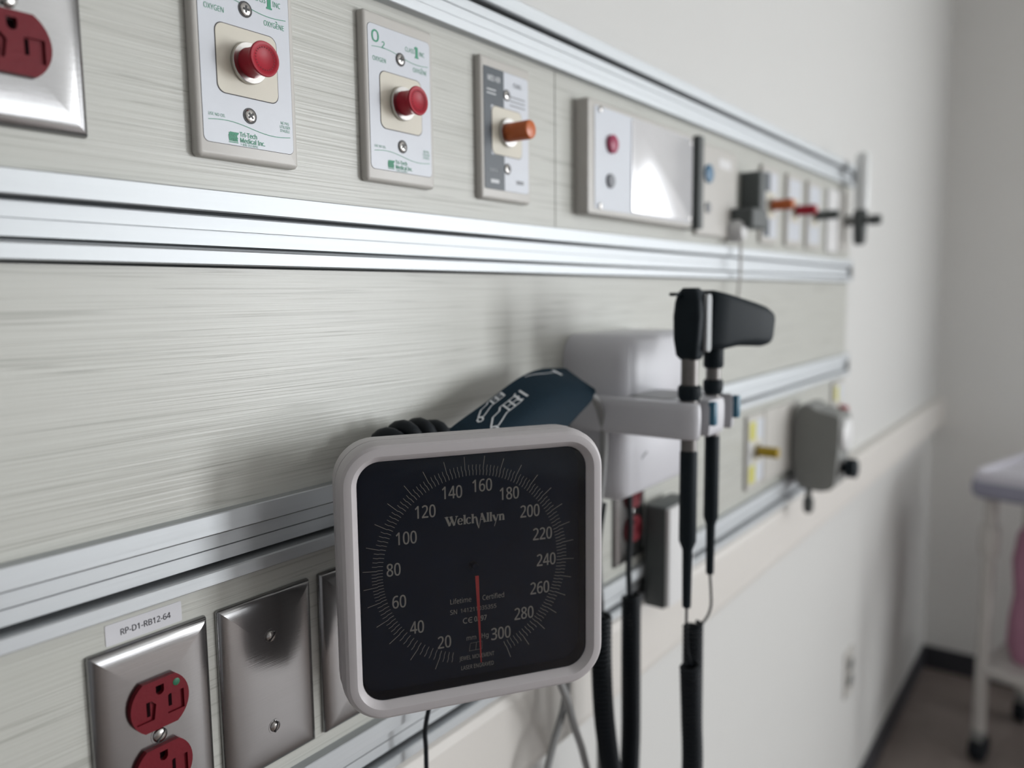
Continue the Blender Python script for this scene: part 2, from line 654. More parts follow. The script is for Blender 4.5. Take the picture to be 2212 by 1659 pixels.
def receptacle(parent, cy, up, dot):
    """one face of a duplex outlet: round with flat top and bottom, two recessed blade slots and a ground hole"""
    pts = []
    R, hh = .0171, .0142
    a = math.asin(hh / R)
    for k in range(13):
        t = -a + 2 * a * k / 12
        pts.append((R * math.cos(t), R * math.sin(t)))
    for k in range(13):
        t = PI - a + 2 * a * k / 12
        pts.append((R * math.cos(t), R * math.sin(t)))
    pts = [(x, y + cy) for x, y in pts]
    zt = .0092
    pk = [[(-.0140, cy - .0078), (-.0040, cy - .0078), (-.0026, cy + .0006), (-.0052, cy + .0034), (-.0140, cy + .0034)],
          [(.0040, cy - .0078), (.0140, cy - .0078), (.0140, cy + .0034), (.0052, cy + .0034), (.0026, cy + .0006)]]
    gh = [(-.0024, cy + .0108), (-.0024, cy + .0076)] + [(-.0024 * math.cos(t * PI / 6), cy + .0076 - .0024 * math.sin(t * PI / 6)) for t in range(1, 6)] + [(.0024, cy + .0076), (.0024, cy + .0108)]
    b = bmn()
    holed(b, pts, pk + [gh], zt, .0055, [.0016, .0016, .0045])
    f = obj('receptacle', b, 'red', parent, angle=30)
    b = bmn()
    for sx, h0, h1 in ((-.0064, -.0055, .0030), (.0064, -.0044, .0028)):
        box(b, sx - .0009, sx + .0009, cy + h0, cy + h1, .0071, .00785)
    box(b, -.0021, .0021, cy + .0058, cy + .0105, .0042, .0062)
    obj('contact_slot', b, 'slot', f, smooth=False)
    if dot:
        b = bmn()
        lathe(b, [(.0021, .0091), (.0021, .00935), (.0018, .0095)], 20, Matrix.Translation((.0098, cy + .0088, 0)))
        obj('green_dot', b, 'green_dot', f)
    return f


out1 = onwall('duplex_outlet', 'red duplex outlet on steel plate, under the RP-D1-RB12-64 sticker', 'outlet', .2194, -.2440, 'red duplex outlets')
steel_plate(out1)
receptacle(out1, .01945, 1, True)
receptacle(out1, -.01945, 1, False)
slotted_screw(out1, 0, 0, .0060, 48)
dup(out1, (.1695, 0, .1380), 'red duplex outlet on steel plate in the upper panel, beside the oxygen outlets', 'red duplex outlets')
dup(out1, (.7790, 0, -.2440), 'red duplex outlet on steel plate behind the hanging coiled cords', 'red duplex outlets')

bl = onwall('blank_plate', 'blank steel cover plate with two screws, fully visible right of the lower red outlet', 'cover plate', .2955, -.2440, 'blank steel plates')
steel_plate(bl)
slotted_screw(bl, 0, .0302, .0060, 40, .0036)
slotted_screw(bl, 0, -.0302, .0060, 68, .0036)
dup(bl, (.3730, 0, -.2440), 'blank steel cover plate half hidden behind the pressure gauge', 'blank steel plates')

# sticker
st = onwall('sticker', 'white sticker printed RP-D1-RB12-64 above the lower red outlet', 'sticker', .2180, -.1797)
b = bmn()
plate(b, .0440, .0118, .0009, [(0, .0001), (0, .0003)])
obj('sticker_paper', b, 'sticker', st)
b = bmn()
text(b, 'RP-D1-RB12-64', .0047, .0005, -.0003, .0004, sx=.88, bold=.020)
flat('lettering', b, 'print_black', st)


# ------------------------------------------------------------------ medical gas outlets
def phillips(parent, x, y, z, a):
    b = bmn()
    lathe(b, [(.0046, 0), (.0046, .0003), (.0036, .0003)], 24, Matrix.Translation((x, y, z)), True, True)
    s = obj('screw_recess', b, 'darkmetal', parent)
    b = bmn()
    lathe(b, [(.0036, 0), (.0036, .0006), (.0030, .0010), (.0008, .0012)], 24, Matrix.Translation((x, y, z)))
    obj('screw_head', b, 'chrome', s)
    b = bmn()
    for t in (a, a + 90):
        c, n = math.cos(math.radians(t)), math.sin(math.radians(t))
        ribbon2(b, [(x - c * .0021, y - n * .0021), (x + c * .0021, y + n * .0021)], .0012, z + .00135)
    flat('cross_slot', b, 'darkmetal', s)


def gas_base(root, cap, length, cut_v=-.0005, lab='label', cap_flare=.0100):
    """plate, printed film, insert, collar, cap and screws shared by the gas outlets"""
    b = bmn()
    plate(b, .0700, .1143, .0030, [(0, .0003), (0, .0040), (.0006, .0052), (.0018, .0060), (.0030, .0062)])
    obj('outlet_plate', b, 'plate', root)
    b = bmn()
    plate(b, .0624, .0976, .0036, [(0, .0060), (0, .0063)])
    g = obj('label_edge', b, 'label_line', root)
    b = bmn()
    plate(b, .0619, .0971, .0034, [(0, .0061), (0, .00645)])
    f = obj('label_film', b, lab, root)
    b = bmn()
    plate(b, .0424, .0394, .0052, [(0, .0063), (0, .00655)], 0, cut_v)
    obj('insert_gap', b, 'label_line', root)
    b = bmn()
    plate(b, .0414, .0384, .0050, [(0, .0064), (0, .0068)], 0, cut_v)
    obj('insert', b, 'insert', root)
    T = Matrix.Translation((0, cut_v, 0))
    b = bmn()
    lathe(b, [(.0118, .0066), (.0118, .0090), (.0114, .0098), (.0096, .0098)], 40, T)
    obj('collar', b, 'chrome', root)
    b = bmn()
    e = length
    if cap_flare > .009:
        pr = [(.0086, .0096), (.0084, .0104), (.0080, e - .0060), (.0086, e - .0040), (cap_flare - .0004, e - .0016), (cap_flare, e - .0008), (cap_flare - .0004, e), (.0078, e + .0001), (.0074, e - .0003), (.0002, e - .0003)]
    else:
        pr = [(.0078, .0096), (.0078, e - .0020), (.0074, e - .0006), (.0064, e), (.0002, e)]
    lathe(b, pr, 40, T)
    c = obj('dust_cap', b, cap, root, angle=50)
    phillips(root, 0, .0302, .0065, 88)
    phillips(root, 0, -.0302, .0065, 40)
    return c


def wave(bm, v, amp, z, w=.00035):
    pts = []
    for k in range(33):
        u = -.0278 + .0565 * k / 32
        s = k / 32
        pts.append((u, v + amp * math.cos(PI * min(1, max(0, (s - .05) / .9))) + .0012 * math.sin(2 * PI * s)))
    ribbon2(bm, pts, w, z)


def oxygen_print(root):
    z = .0066
    b = bmn()
    text(b, 'O', .0108, -.0240, .0405, z, bold=.022, sx=.92)
    text(b, '2', .0062, -.0166, .0362, z, bold=.022)
    text(b, 'CLASS', .0042, .0098, .0388, z, sx=.80)
    text(b, 'INC', .0042, .0224, .0384, z, sx=.80)
    ribbon2(b, [(.0170, .0350), (.0170, .0425)], .0026, z)
    ribbon2(b, [(.0150, .0352), (.0190, .0352)], .0010, z)
    ribbon2(b, [(.0148, .0412), (.0170, .0425)], .0014, z)
    text(b, 'OXYGEN', .0041, -.0207, .0258, z, sx=.80)
    text(b, 'OXYGENE', .0041, .0200, .0260, z, sx=.80)
    ribbon2(b, [(.0214, .0288), (.0224, .0281)], .0005, z)
    wave(b, .0322, .0012, z)
    flat('sign_lettering', b, 'print_green', root)
    b = bmn()
    wave(b, -.0374, .0012, z)
    text(b, 'USE NO OIL', .0023, -.0222, -.0330, z, sx=.86)
    for k, s in enumerate(('NE PAS', 'UTILISER', "D'HUILE")):
        text(b, s, .0023, .0250, -.0306 - k * .0023, z, sx=.80)
    text(b, 'Tri-Tech', .0037, -.0076, -.0419, z, 'LEFT', bold=.022, sx=.86)
    text(b, 'Medical Inc.', .0037, -.0076, -.0452, z, 'LEFT', bold=.022, sx=.84)
    for k in range(6):
        x = -.0146 + k * .0010
        ribbon2(b, [(x + .0012, -.0412), (x - .0002, -.0430), (x + .0002, -.0464)], .00075, z)
    for v in (-.0418, -.0444, -.0470):
        ribbon2(b, [(-.0150, v), (-.0088, v)], .0005, z)
    text(b, '1-800-353-8892', .0018, -.0074, -.0476, z, 'LEFT', sx=.92)
    return flat('maker_lettering', b, 'print_green', root)


GZ = .1372
o2 = onwall('oxygen_outlet', 'oxygen wall outlet with red cap, nearer one beside the upper red duplex outlet', 'gas outlet', .2976, GZ, 'oxygen outlets')
cp = gas_base(o2, 'cap_red', .0235)
b = bmn()
for k in range(24):
    a = 2 * PI * k / 24
    ribbon2(b, [(.0060 * math.cos(a), .0060 * math.sin(a) - .0005), (.0067 * math.cos(a), .0067 * math.sin(a) - .0005)], .0006, .0234)
flat('cap_lettering', b, 'red', cp)
oxygen_print(o2)
dup(o2, (.4256, 0, GZ), 'red-capped oxygen wall outlet next to the orange-capped outlet, O2 sign fully visible', 'oxygen outlets')

va = onwall('vacuum_outlet', 'gas outlet with orange cap on a half charcoal label, left of the panel seam', 'gas outlet', .5516, GZ - .001)
gas_base(va, 'cap_orange', .0315, cap_flare=.0080)
b = bmn()
cpl = [(-.0309, -.0485), (-.0040, -.0485), (-.0040, -.0203), (-.0214, -.0203), (-.0214, .0192), (-.0040, .0192), (-.0040, .0485), (-.0309, .0485)]
loft(b, [[(x, y, z) for x, y in cpl] for z in (.0063, .0066)])
obj('label_band', b, 'label_dark', va, smooth=False)
b = bmn()
text(b, 'MED AIR', .0060, -.0175, .0400, .0067, sx=.7, bold=.02)
for k in range(2):
    ribbon2(b, [(-.0270, .0310 - k * .003), (-.0150, .0310 - k * .003)], .0010, .0067)
flat('sign_lettering', b, 'print_white', va)
b = bmn()
text(b, 'USE NO OIL', .0024, -.0190, -.0330, .0067, sx=.8)
ribbon2(b, [(-.0230, -.0420), (-.0120, -.0420)], .0030, .0067)
flat('maker_lettering', b, 'print_white', va)
b = bmn()
text(b, 'CLASS', .0048, .0150, .0400, .0067, bold=.02, sx=.8)
for k in range(3):
    ribbon2(b, [(.0040, .030 - k * .0035), (.0260, .030 - k * .0035)], .0010, .0067)
flat('sign_lettering', b, 'print_grey', va)
b = bmn()
ribbon2(b, [(.0130, -.0400), (.0230, -.0400)], .0030, .0067)
flat('maker_lettering', b, 'print_grey', va)

# ------------------------------------------------------------------ devices further along the upper panel
nc = onwall('nurse_call_station', 'wide white call station with shiny silver cover, right of the panel seam', 'call station', .790, .1320)
b = bmn()
plate(b, .243, .110, .004, [(0, .0002), (0, .0120), (.0015, .0145), (.004, .0150)])
obj('housing', b, 'plate', nc)
b = bmn()
plate(b, .225, .098, .003, [(0, .0148), (0, .0156)], .003, 0)
obj('face_plate', b, 'label', nc)
b = bmn()
plate(b, .150, .096, .003, [(0, .0156), (0, .0166), (.001, .0172)], .040, 0)
obj('cover', b, 'silverlabel', nc)
b = bmn()
lathe(b, [(.0090, .0155), (.0090, .0190), (.0070, .0205), (.0005, .0205)], 28, Matrix.Translation((-.078, .016, 0)))
obj('call_button', b, 'pinkred', nc)
b = bmn()
lathe(b, [(.0070, .0155), (.0070, .0175), (.0060, .0185), (.0005, .0185)], 28, Matrix.Translation((-.080, -.020, 0)))
obj('reset_button', b, 'print_grey', nc)
for x, y in ((-.100, .046), (-.100, -.046), (.110, .044), (.110, -.044)):
    b = bmn()
    lathe(b, [(.0030, .0155), (.0028, .0176), (.0005, .0180)], 14, Matrix.Translation((x, y, 0)))
    obj('screw', b, 'chrome', nc)
b = bmn()
plate(b, .014, .110, .002, [(0, .0002), (0, .0200), (.001, .0215)], .131, 0)
obj('gap_shadow_strip', b, 'darkgrey', nc)  # dark strip stands in for the shadowed gap along this side

cs = onwall('call_cord_station', 'pale plate with blue button, beside the silver call station', 'call station', 1.010, .1300)
b = bmn()
plate(b, .130, .1143, .003, [(0, .0002), (0, .0045), (.0015, .0058), (.003, .006)])
obj('face_plate', b, 'plate', cs)
b = bmn()
lathe(b, [(.0115, .0058), (.0115, .0090), (.0090, .0102), (.0005, .0102)], 28, Matrix.Translation((-.034, .0200, 0)))
obj('call_button', b, 'bluebtn', cs)
b = bmn()
plate(b, .040, .012, .002, [(0, .0058), (0, .0064)], .022, .038)
obj('label_film', b, 'whitebox', cs)
b = bmn()
lathe(b, [(.0070, .0058), (.0070, .0080), (.0050, .0088), (.0005, .0088)], 24, Matrix.Translation((-.034, -.022, 0)))
obj('reset_button', b, 'print_grey', cs)

rb = onwall('equipment_bracket', 'dark grey L-shaped bracket on the upper panel right of the blue button', 'bracket', 1.098, .1240)
b = bmn()
plate(b, .024, .078, .003, [(0, .0002), (0, .026), (.002, .028)], .018, .004)
obj('upright', b, 'darkgrey', rb)
b = bmn()
plate(b, .060, .026, .003, [(0, .0002), (0, .034), (.002, .036)], -.012, -.024)
obj('foot', b, 'darkgrey', rb)

pc = onwall('pull_cord', 'white round plug with thin grey cord hanging under the dark bracket', 'pull cord', 1.060, .0830)
b = bmn()
lathe(b, [(.013, .0002), (.015, .006), (.015, .018), (.011, .024), (.001, .026)], 28)
obj('plug', b, 'whitebox', pc)
b = bmn()
tube(b, spline([(0, -.006, .020), (.001, -.03, .019), (.003, -.060, .018), (.002, -.09, .016), (.004, -.118, .012)], 8), .0022, 8)
obj('cord', b, 'plate', pc)


def small_outlet(x, z, cap, length, label, dark=False, name='gas_outlet', cat='gas outlet', group=None):
    r = onwall(name, label, cat, x, z, group)
    b = bmn()
    plate(b, .070, .1143, .003, [(0, .0002), (0, .0045), (.0015, .0058), (.003, .006)])
    obj('outlet_plate', b, 'plate', r)
    b = bmn()
    plate(b, .060, .096, .003, [(0, .0058), (0, .0063)])
    obj('label_film', b, 'label', r)
    if dark:
        for v0, v1 in ((-.047, -.020), (.019, .047)):
            b = bmn()
            box(b, -.030, -.004, v0, v1, .0062, .0066)
            obj('label_band', b, dark, r, smooth=False)
    b = bmn()
    plate(b, .041, .038, .004, [(0, .0062), (0, .0068)])
    obj('insert', b, 'insert', r)
    b = bmn()
    lathe(b, [(.0115, .0066), (.0115, .0096), (.0080, .0098)], 28)
    obj('collar', b, 'chrome', r)
    b = bmn()
    lathe(b, [(.0075, .0096), (.0080, .012), (.0080, length - .002), (.0070, length), (.0005, length)], 28)
    obj('dust_cap', b, cap, r)
    return r


GROUPU = 'gas outlets at the far end of the upper panel'
small_outlet(1.213, .1300, 'cap_orange', .040, 'far gas outlet with long orange cap past the pull cord', 'label_dark', group=GROUPU)
small_outlet(1.330, .1310, 'cap_red', .040, 'far gas outlet with red cap right of the far orange cap', group=GROUPU)
small_outlet(1.440, .1310, 'darkgrey', .046, 'far gas outlet with dark grey adapter near the headwall end', group=GROUPU)
bp = onwall('cover_plate', 'small bright white cover plate before the end of the upper panel', 'cover plate', 1.563, .1300)
b = bmn()
plate(b, .070, .1143, .003, [(0, .0002), (0, .0045), (.0015, .0058), (.003, .006)])
obj('white_plate', b, 'whitebox', bp)

fm = onwall('oxygen_flowmeter', 'oxygen flowmeter with clear upright tube at the end of the upper panel', 'flowmeter', 1.646, .1350)
b = bmn()
plate(b, .068, .1143, .003, [(0, .0002), (0, .0045), (.0015, .0058), (.003, .006)])
obj('outlet_plate', b, 'plate', fm)
b = bmn()
lathe(b, [(.0110, .006), (.0110, .014), (.0085, .016), (.0085, .024)], 24)
obj('stem', b, 'greybox', fm)
b = bmn()
lathe(b, [(.008, -.046), (.0115, -.040), (.0125, -.012), (.0140, .004), (.013, .016), (.010, .020)], 24, Matrix.Translation((.002, 0, .032)) @ Matrix.Rotation(-PI / 2, 4, 'X'))
obj('body', b, 'darkgrey', fm)
b = bmn()
lathe(b, [(.006, .040), (.006, .048), (.0095, .050), (.0095, .068), (.008, .070)], 24)
obj('knob', b, 'darkgrey', fm)
b = bmn()
lathe(b, [(.0135, .021), (.0135, .118), (.011, .126), (.002, .128)], 24, Matrix.Translation((.002, 0, .034)) @ Matrix.Rotation(-PI / 2, 4, 'X'))
obj('clear_tube', b, 'clear', fm)

# ------------------------------------------------------------------ devices on the lower panel
small_outlet(1.176, -.2400, 'cap_yellow', .040, 'vacuum outlet with yellow cap and yellow label on the lower panel', 'label_yellow', group='yellow gas outlets')
for x, lb in ((1.252, 'white cover plate just right of the yellow-capped outlet'), (1.326, 'white cover plate just left of the grey suction regulator')):
    r = onwall('cover_plate', lb, 'cover plate', x, -.2400, 'white cover plates on the lower panel')
    b = bmn()
    plate(b, .070, .1143, .003, [(0, .0002), (0, .0045), (.0015, .0058), (.003, .006)])
    obj('white_plate', b, 'plate', r)
small_outlet(1.640, -.2320, 'cap_red', .024, 'outlet with yellow label and red cap behind the grey suction regulator', 'label_yellow', group='yellow gas outlets')

sr = onwall('suction_regulator', 'grey suction regulator box with black knob and bottom nozzle on the lower panel', 'regulator', 1.378, -.2470)
b = bmn()
lathe(b, [(.012, .0002), (.012, .006), (.008, .008), (.008, .030)], 20, Matrix.Translation((0, -.022, 0)))
obj('stem', b, 'darkgrey', sr)
b = bmn()
prof = [(.010, .028), (.018, .055), (.024, .060), (.036, .060), (.046, .052), (.079, .045), (.084, .040), (.084, -.004), (.079, -.072), (.072, -.080), (.058, -.084), (.026, -.082), (.019, -.076), (.009, -.030)]
loft(b, [[(x, v, w) for w, v in prof] for x in (-.037, .037)])
obj('body', b, 'greybox', sr, angle=25)
b = bmn()
lathe(b, [(.009, .079), (.009, .086), (.016, .088), (.016, .104), (.013, .106), (.0005, .106)], 24, Matrix.Translation((0, -.046, 0)))
obj('knob', b, 'black', sr)
b = bmn()
lathe(b, [(.008, 0), (.005, .010), (.005, .018), (.0085, .022), (.0085, .040), (.005, .046)], 20, Matrix.Translation((-.02, -.081, .034)) @ Matrix.Rotation(PI / 2, 4, 'X'))
obj('nozzle', b, 'darkgrey', sr)
b = bmn()
lathe(b, [(.028, .080), (.028, .088), (.024, .091), (.0005, .091)], 28, Matrix.Translation((0, .010, 0)))
obj('dial_face', b, 'whitebox', sr)

wb = onwall('junction_box', 'white-fronted box with shade-darkened sides behind the coiled cords, below the instrument base', 'box', .842, -.3020)
b = bmn()
plate(b, .070, .120, .003, [(0, -.0002), (0, .022), (.0015, .0245), (.003, .025)], 0, 0)
obj('housing', b, 'darkgrey', wb)  # dark grey stands in for the shade on the side of the box
b = bmn()
plate(b, .066, .116, .003, [(0, .0248), (0, .0285), (.001, .0295)], 0, 0)
obj('cover', b, 'whitebox', wb)
wb.location.y = -.0085

# ------------------------------------------------------------------ the pressure gauge
GA = math.radians(33.22)
ga = thing('pressure_gauge', 'large square aneroid blood pressure gauge with navy dial and pale bezel', 'pressure gauge',
           (.380, -.1093, -.175), (PI / 2, 0, -GA))
W2, H2 = .1755, .1755
b = bmn()
# outer shell and bezel: from the back edge over the front lip and down into the recess
pro = [(.0105, -.033), (.0034, -.0315), (.0010, -.028), (.0002, -.020), (.0002, -.0125), (.0010, -.0120), (.0004, -.0112), (0, -.0085), (.0004, -.0030), (.0016, .0003), (.0034, .0018), (.0058, .0023),
       (.0080, .0023), (.0088, .0017), (.0116, -.0020), (.0121, -.0030)]
loft(b, [[(x, y, z) for x, y in rr(W2 - 2 * i, H2 - 2 * i, .0265 - i, 0, 0, 10)] for i, z in pro], True, False)
shell = obj('bezel', b, 'bezel', ga, angle=24)
# dark well inside the bezel
b = bmn()
wi = W2 - 2 * .0122
loft(b, [[(x, y, z) for x, y in rr(wi - 2 * i, wi - 2 * i, .0143 - i, 0, 0, 10)] for i, z in ((0, -.0031), (.0001, -.0138), (.0040, -.0140))], False, True)
obj('dial_plate', b, 'dial', ga, angle=40)
b = bmn()
plate(b, wi - .0002, wi - .0002, .0142, [(0, -.0030), (0, -.0022)], n=8)
obj('glass', b, 'glass', ga, smooth=False)

KN = {20: -157.8, 40: -123.0, 60: -104.5, 80: -86.7, 100: -62.3, 120: -38.6, 140: -14.4, 160: 7.5, 180: 29.0, 200: 50.0, 220: 72.5, 240: 93.8, 260: 115.0, 280: 137.0, 300: 159.6}
KN = {20: -158.0, 40: -128.3, 60: -105.2, 80: -86.5, 100: -61.8, 120: -38.0, 140: -14.8, 160: 7.2, 180: 28.6, 200: 50.4, 220: 73.0, 240: 94.0, 260: 114.8, 280: 136.0, 300: 159.6}


def ang(v):
    ks = sorted(KN)
    if v <= ks[0]:
        return KN[20] + (v - 20) * 1.35
    for a, c in zip(ks, ks[1:]):
        if v <= c:
            return KN[a] + (KN[c] - KN[a]) * (v - a) / (c - a)


def dpos(pu, pv):
    """a mark seen at (pu, pv) mm in the glass plane lies here on the recessed dial"""
    return (pu * 1.0278 + 4.1) / 1000, (pv * 1.0278 - 4.86) / 1000


NUM = {20: (-23.9, -43.8), 40: (-41.3, -31.2), 60: (-52.2, -13.1), 80: (-55.1, 7.7), 100: (-46.8, 26.8), 120: (-34.5, 42.1), 140: (-17.1, 52.7), 160: (2.7, 55.3),
       180: (20.9, 48.4), 200: (35.1, 35.3), 220: (43.8, 19.2), 240: (46.3, 1.4), 260: (41.6, -17.2), 280: (30.3, -32.9), 300: (14.1, -43.9)}
b = bmn()
zm = -.01385
for v in range(14, 302, 2):
    a = math.radians(90 - ang(v))
    c, s = math.cos(a), math.sin(a)
    major = v % 10 == 0
    r0, r1 = .0595, (.0722 if major else .0665)
    if v == 14:
        r1 = .0660
    j = .00022
    pts = []
    for r, jj in ((r0, -j), (r0 + .0032, -j), (r0 + .0042, j), (r1, j * .4)):
        pts.append((r * c - jj * s, r * s + jj * c))
    ribbon2(b, pts, .00036 if major else .00032, zm)
for v, p in NUM.items():
    x, y = dpos(*p)
    text(b, str(v), .0112, x, y, zm, bold=.0125, sx=.74)
x, y = dpos(-19.9, -18.0); text(b, 'Lifetime', .0046, x, y, zm, 'LEFT', sx=.84)
x, y = dpos(1.7, -18.2); text(b, 'Certified', .0046, x, y, zm, 'LEFT', sx=.84)
x, y = dpos(-19.9, -24.9); text(b, 'SN', .0043, x, y, zm, 'LEFT', sx=.9)
x, y = dpos(-13.2, -24.8); text(b, '141211035355', .0038, x, y, zm, 'LEFT', sx=.96)
x, y = dpos(-9.6, -31.6)                                  # the conformity mark: a round C and a round E
for k in (0, .0036):
    ribbon2(b, [(x + k + .0017 * math.cos(math.radians(t)), y + .0017 * math.sin(math.radians(t))) for t in range(60, 301, 20)], .0006, zm)
ribbon2(b, [(x + .0036 - .0016, y), (x + .0036 + .0006, y)], .0006, zm)
x, y = dpos(-4.0, -31.6); text(b, '0297', .0047, x, y, zm, 'LEFT', bold=.02, sx=.82)
x, y = dpos(-9.5, -43.6); text(b, 'mm', .0044, x, y, zm, 'LEFT', sx=.86)
x, y = dpos(.6, -43.5); text(b, 'Hg', .0044, x, y, zm, 'LEFT', sx=.9)
x, y = dpos(-2.4, -56.6); text(b, 'JEWEL MOVEMENT', .0038, x, y, zm, sx=.72)
x, y = dpos(-2.2, -63.0); text(b, 'LASER ENGRAVED', .0038, x, y, zm, sx=.72)
q = [dpos(*p) for p in ((-7.6, -52.2), (1.0, -52.0), (1.2, -46.9), (-6.7, -47.2))]
ribbon2(b, q + [q[0]], .00022, zm)
ribbon2(b, [dpos(-3.2, -52.0), dpos(-2.7, -47.0)], .00022, zm)


def maker_name(bm, x0, y0, H, z):
    """the maker's name in a bold serif hand; H = cap height"""
    def st(pts, w):
        ribbon2(bm, [(x0 + u * H, y0 + v * H) for u, v in pts], w * H if not isinstance(w, list) else [k * H for k in w], z)
    def ring(cx, cy, rx, ry, a0, a1, w0, w1):
        pts = []
        ws = []
        for k in range(21):
            t = math.radians(a0 + (a1 - a0) * k / 20)
            pts.append((cx + rx * math.cos(t), cy + ry * math.sin(t)))
            ws.append(w0 + (w1 - w0) * abs(math.cos(t)))
        st(pts, ws)
    S_ = .07
    # W
    st([(.06, 1), (.46, 0)], .25); st([(.46, 0), (.74, .85)], .10); st([(.56, 1), (.96, 0)], .25); st([(.96, 0), (1.24, 1)], .10)
    st([(-.10, .96), (.34, .96)], S_); st([(.42, .96), (.80, .96)], S_); st([(1.08, .96), (1.38, .96)], S_)
    # e l c h
    ring(1.62, .36, .24, .33, 10, 320, .07, .19); st([(1.42, .38), (1.86, .38)], .07)
    st([(2.10, .02), (2.10, 1.02)], .22); st([(1.96, .04), (2.24, .04)], S_); st([(1.94, .98), (2.10, .98)], S_)
    ring(2.56, .36, .24, .33, 40, 320, .07, .19)
    st([(3.00, .02), (3.00, 1.02)], .22); st([(2.86, .04), (3.14, .04)], S_); st([(2.84, .98), (3.00, .98)], S_)
    st([(3.08, .50), (3.20, .66), (3.34, .66), (3.42, .5), (3.52, -.10), (3.66, -.62)], [.10, .14, .18, .20, .18, .03])
    # A
    st([(3.66, -.62), (4.02, 1.0)], [.03, .12]); st([(4.00, 1.02), (4.38, 0)], .25); st([(3.80, .33), (4.22, .33)], .08); st([(4.20, .04), (4.56, .04)], S_)
    # l l
    st([(4.70, .02), (4.70, 1.02)], .22); st([(4.56, .04), (4.84, .04)], S_); st([(4.54, .98), (4.70, .98)], S_)
    st([(5.04, .02), (5.04, 1.02)], .22); st([(4.90, .04), (5.18, .04)], S_); st([(4.88, .98), (5.04, .98)], S_)
    # y
    st([(5.32, .68), (5.58, .02)], .23); st([(5.84, .68), (5.42, -.58)], [.10, .05]); st([(5.20, .66), (5.46, .66)], S_); st([(5.72, .66), (5.92, .66)], S_)
    # n
    st([(6.08, .02), (6.08, .70)], .22); st([(5.94, .66), (6.08, .66)], S_); st([(5.95, .04), (6.22, .04)], S_)
    st([(6.12, .48), (6.26, .66), (6.40, .64), (6.46, .48), (6.46, .02)], [.10, .15, .18, .21, .22]); st([(6.33, .04), (6.60, .04)], S_)


x, y = dpos(-21.6, 31.6)
maker_name(b, x, y, .0061, zm)
flat('dial_lettering', b, 'print_dial', ga)

b = bmn()
lathe(b, [(.0026, -.0139), (.0025, -.0100), (.0021, -.0085), (.0005, -.0080)], 32)
obj('hub', b, 'dial', ga)
b = bmn()
poly(b, [(-.0011, -.0052), (.0013, -.0052), (.0024, -.0640), (.0018, -.0640)], -.0062)
poly(b, [(-.0011, -.0052), (.0013, -.0052), (.0024, -.0640), (.0018, -.0640)], -.0067)
obj('needle', b, 'needle', ga, smooth=False)
# back housing, swivel arm and rail clamp
b = bmn()
lathe(b, [(.055, -.0325), (.055, -.044), (.048, -.050), (.001, -.052)], 40)
obj('back_cover', b, 'bezel', ga)
ca, sa = math.cos(GA), math.sin(GA)


def world_to_gauge(p):
    d = Vector(p) - Vector((.380, -.1093, -.175))
    return Vector((d.x * ca - d.y * sa, d.z, -d.x * sa - d.y * ca))


b = bmn()
tube(b, spline([world_to_gauge(p) for p in ((.408, -.0662, -.182), (.412, -.050, -.178), (.416, -.034, -.164), (.418, -.012, -.158))], 6), .011, 16)
obj('swivel_arm', b, 'darkgrey', ga)
b = bmn()
cpts = [(.395, -.0082), (.440, -.0082), (.440, -.0160), (.395, -.0160)]
loft(b, [[world_to_gauge((x, y, z)) for x, y in cpts] for z in (-.178, -.126)])
obj('rail_clamp', b, 'bezel', ga, smooth=False)
# wire basket behind the gauge that carries the cuff
b = bmn()
for z in (-.125, -.165, -.205):
    tube(b, [world_to_gauge(p) for p in ((.455, -.012, z), (.455, -.066, z), (.560, -.080, z), (.575, -.070, z), (.575, -.012, z))], .0022, 8)
for x, y in ((.455, -.066), (.490, -.0707), (.525, -.0753), (.560, -.080), (.575, -.04), (.455, -.03)):
    tube(b, [world_to_gauge((x, y, z)) for z in (-.125, -.165, -.205, -.208)], .0018, 8)
for x in (.475, .505, .535, .56):
    tube(b, [world_to_gauge(p) for p in ((x, -.012, -.205), (x, -.04, -.205), (x, -.066 - (x - .455) * .133, -.205))], .0018, 8)
obj('basket', b, 'chrome', ga)

# ------------------------------------------------------------------ cuff, its print and tubing
cu = thing('pressure_cuff', 'folded navy blood pressure cuff with white printed arm symbols behind the gauge', 'cuff', (.50, -.05, -.12))
CO = Vector((.50, -.05, -.12))
# rows run from the cut end (upper right) down behind the gauge; each row goes from the wall side to the room side
ROWS = [[(0.5895, -0.04, -0.0648), (0.5885, -0.055, -0.073), (0.5859, -0.072, -0.081)],
        [(0.5549, -0.037, -0.0629), (0.5583, -0.062, -0.0754), (0.5779, -0.074, -0.0896)],
        [(0.5201, -0.038, -0.068), (0.5221, -0.066, -0.0828), (0.556, -0.076, -0.0978)],
        [(0.4772, -0.039, -0.0821), (0.4779, -0.068, -0.0962), (0.527, -0.077, -0.109)],
        [(0.4399, -0.04, -0.094), (0.4365, -0.064, -0.1084), (0.4864, -0.074, -0.1222)],
        [(0.4136, -0.037, -0.1062), (0.4186, -0.048, -0.1219), (0.4585, -0.062, -0.1378)]]


def cr(P, t):
    n = len(P) - 1
    t = min(max(t, 0.0), 1.0) * n
    i = min(int(t), n - 1)
    f = t - i
    q = [Vector(P[max(i - 1, 0)]), Vector(P[i]), Vector(P[i + 1]), Vector(P[min(i + 2, n)])]
    return 0.5 * (2 * q[1] + (q[2] - q[0]) * f + (2 * q[0] - 5 * q[1] + 4 * q[2] - q[3]) * f * f + (3 * q[1] - q[0] - 3 * q[2] + q[3]) * f ** 3)


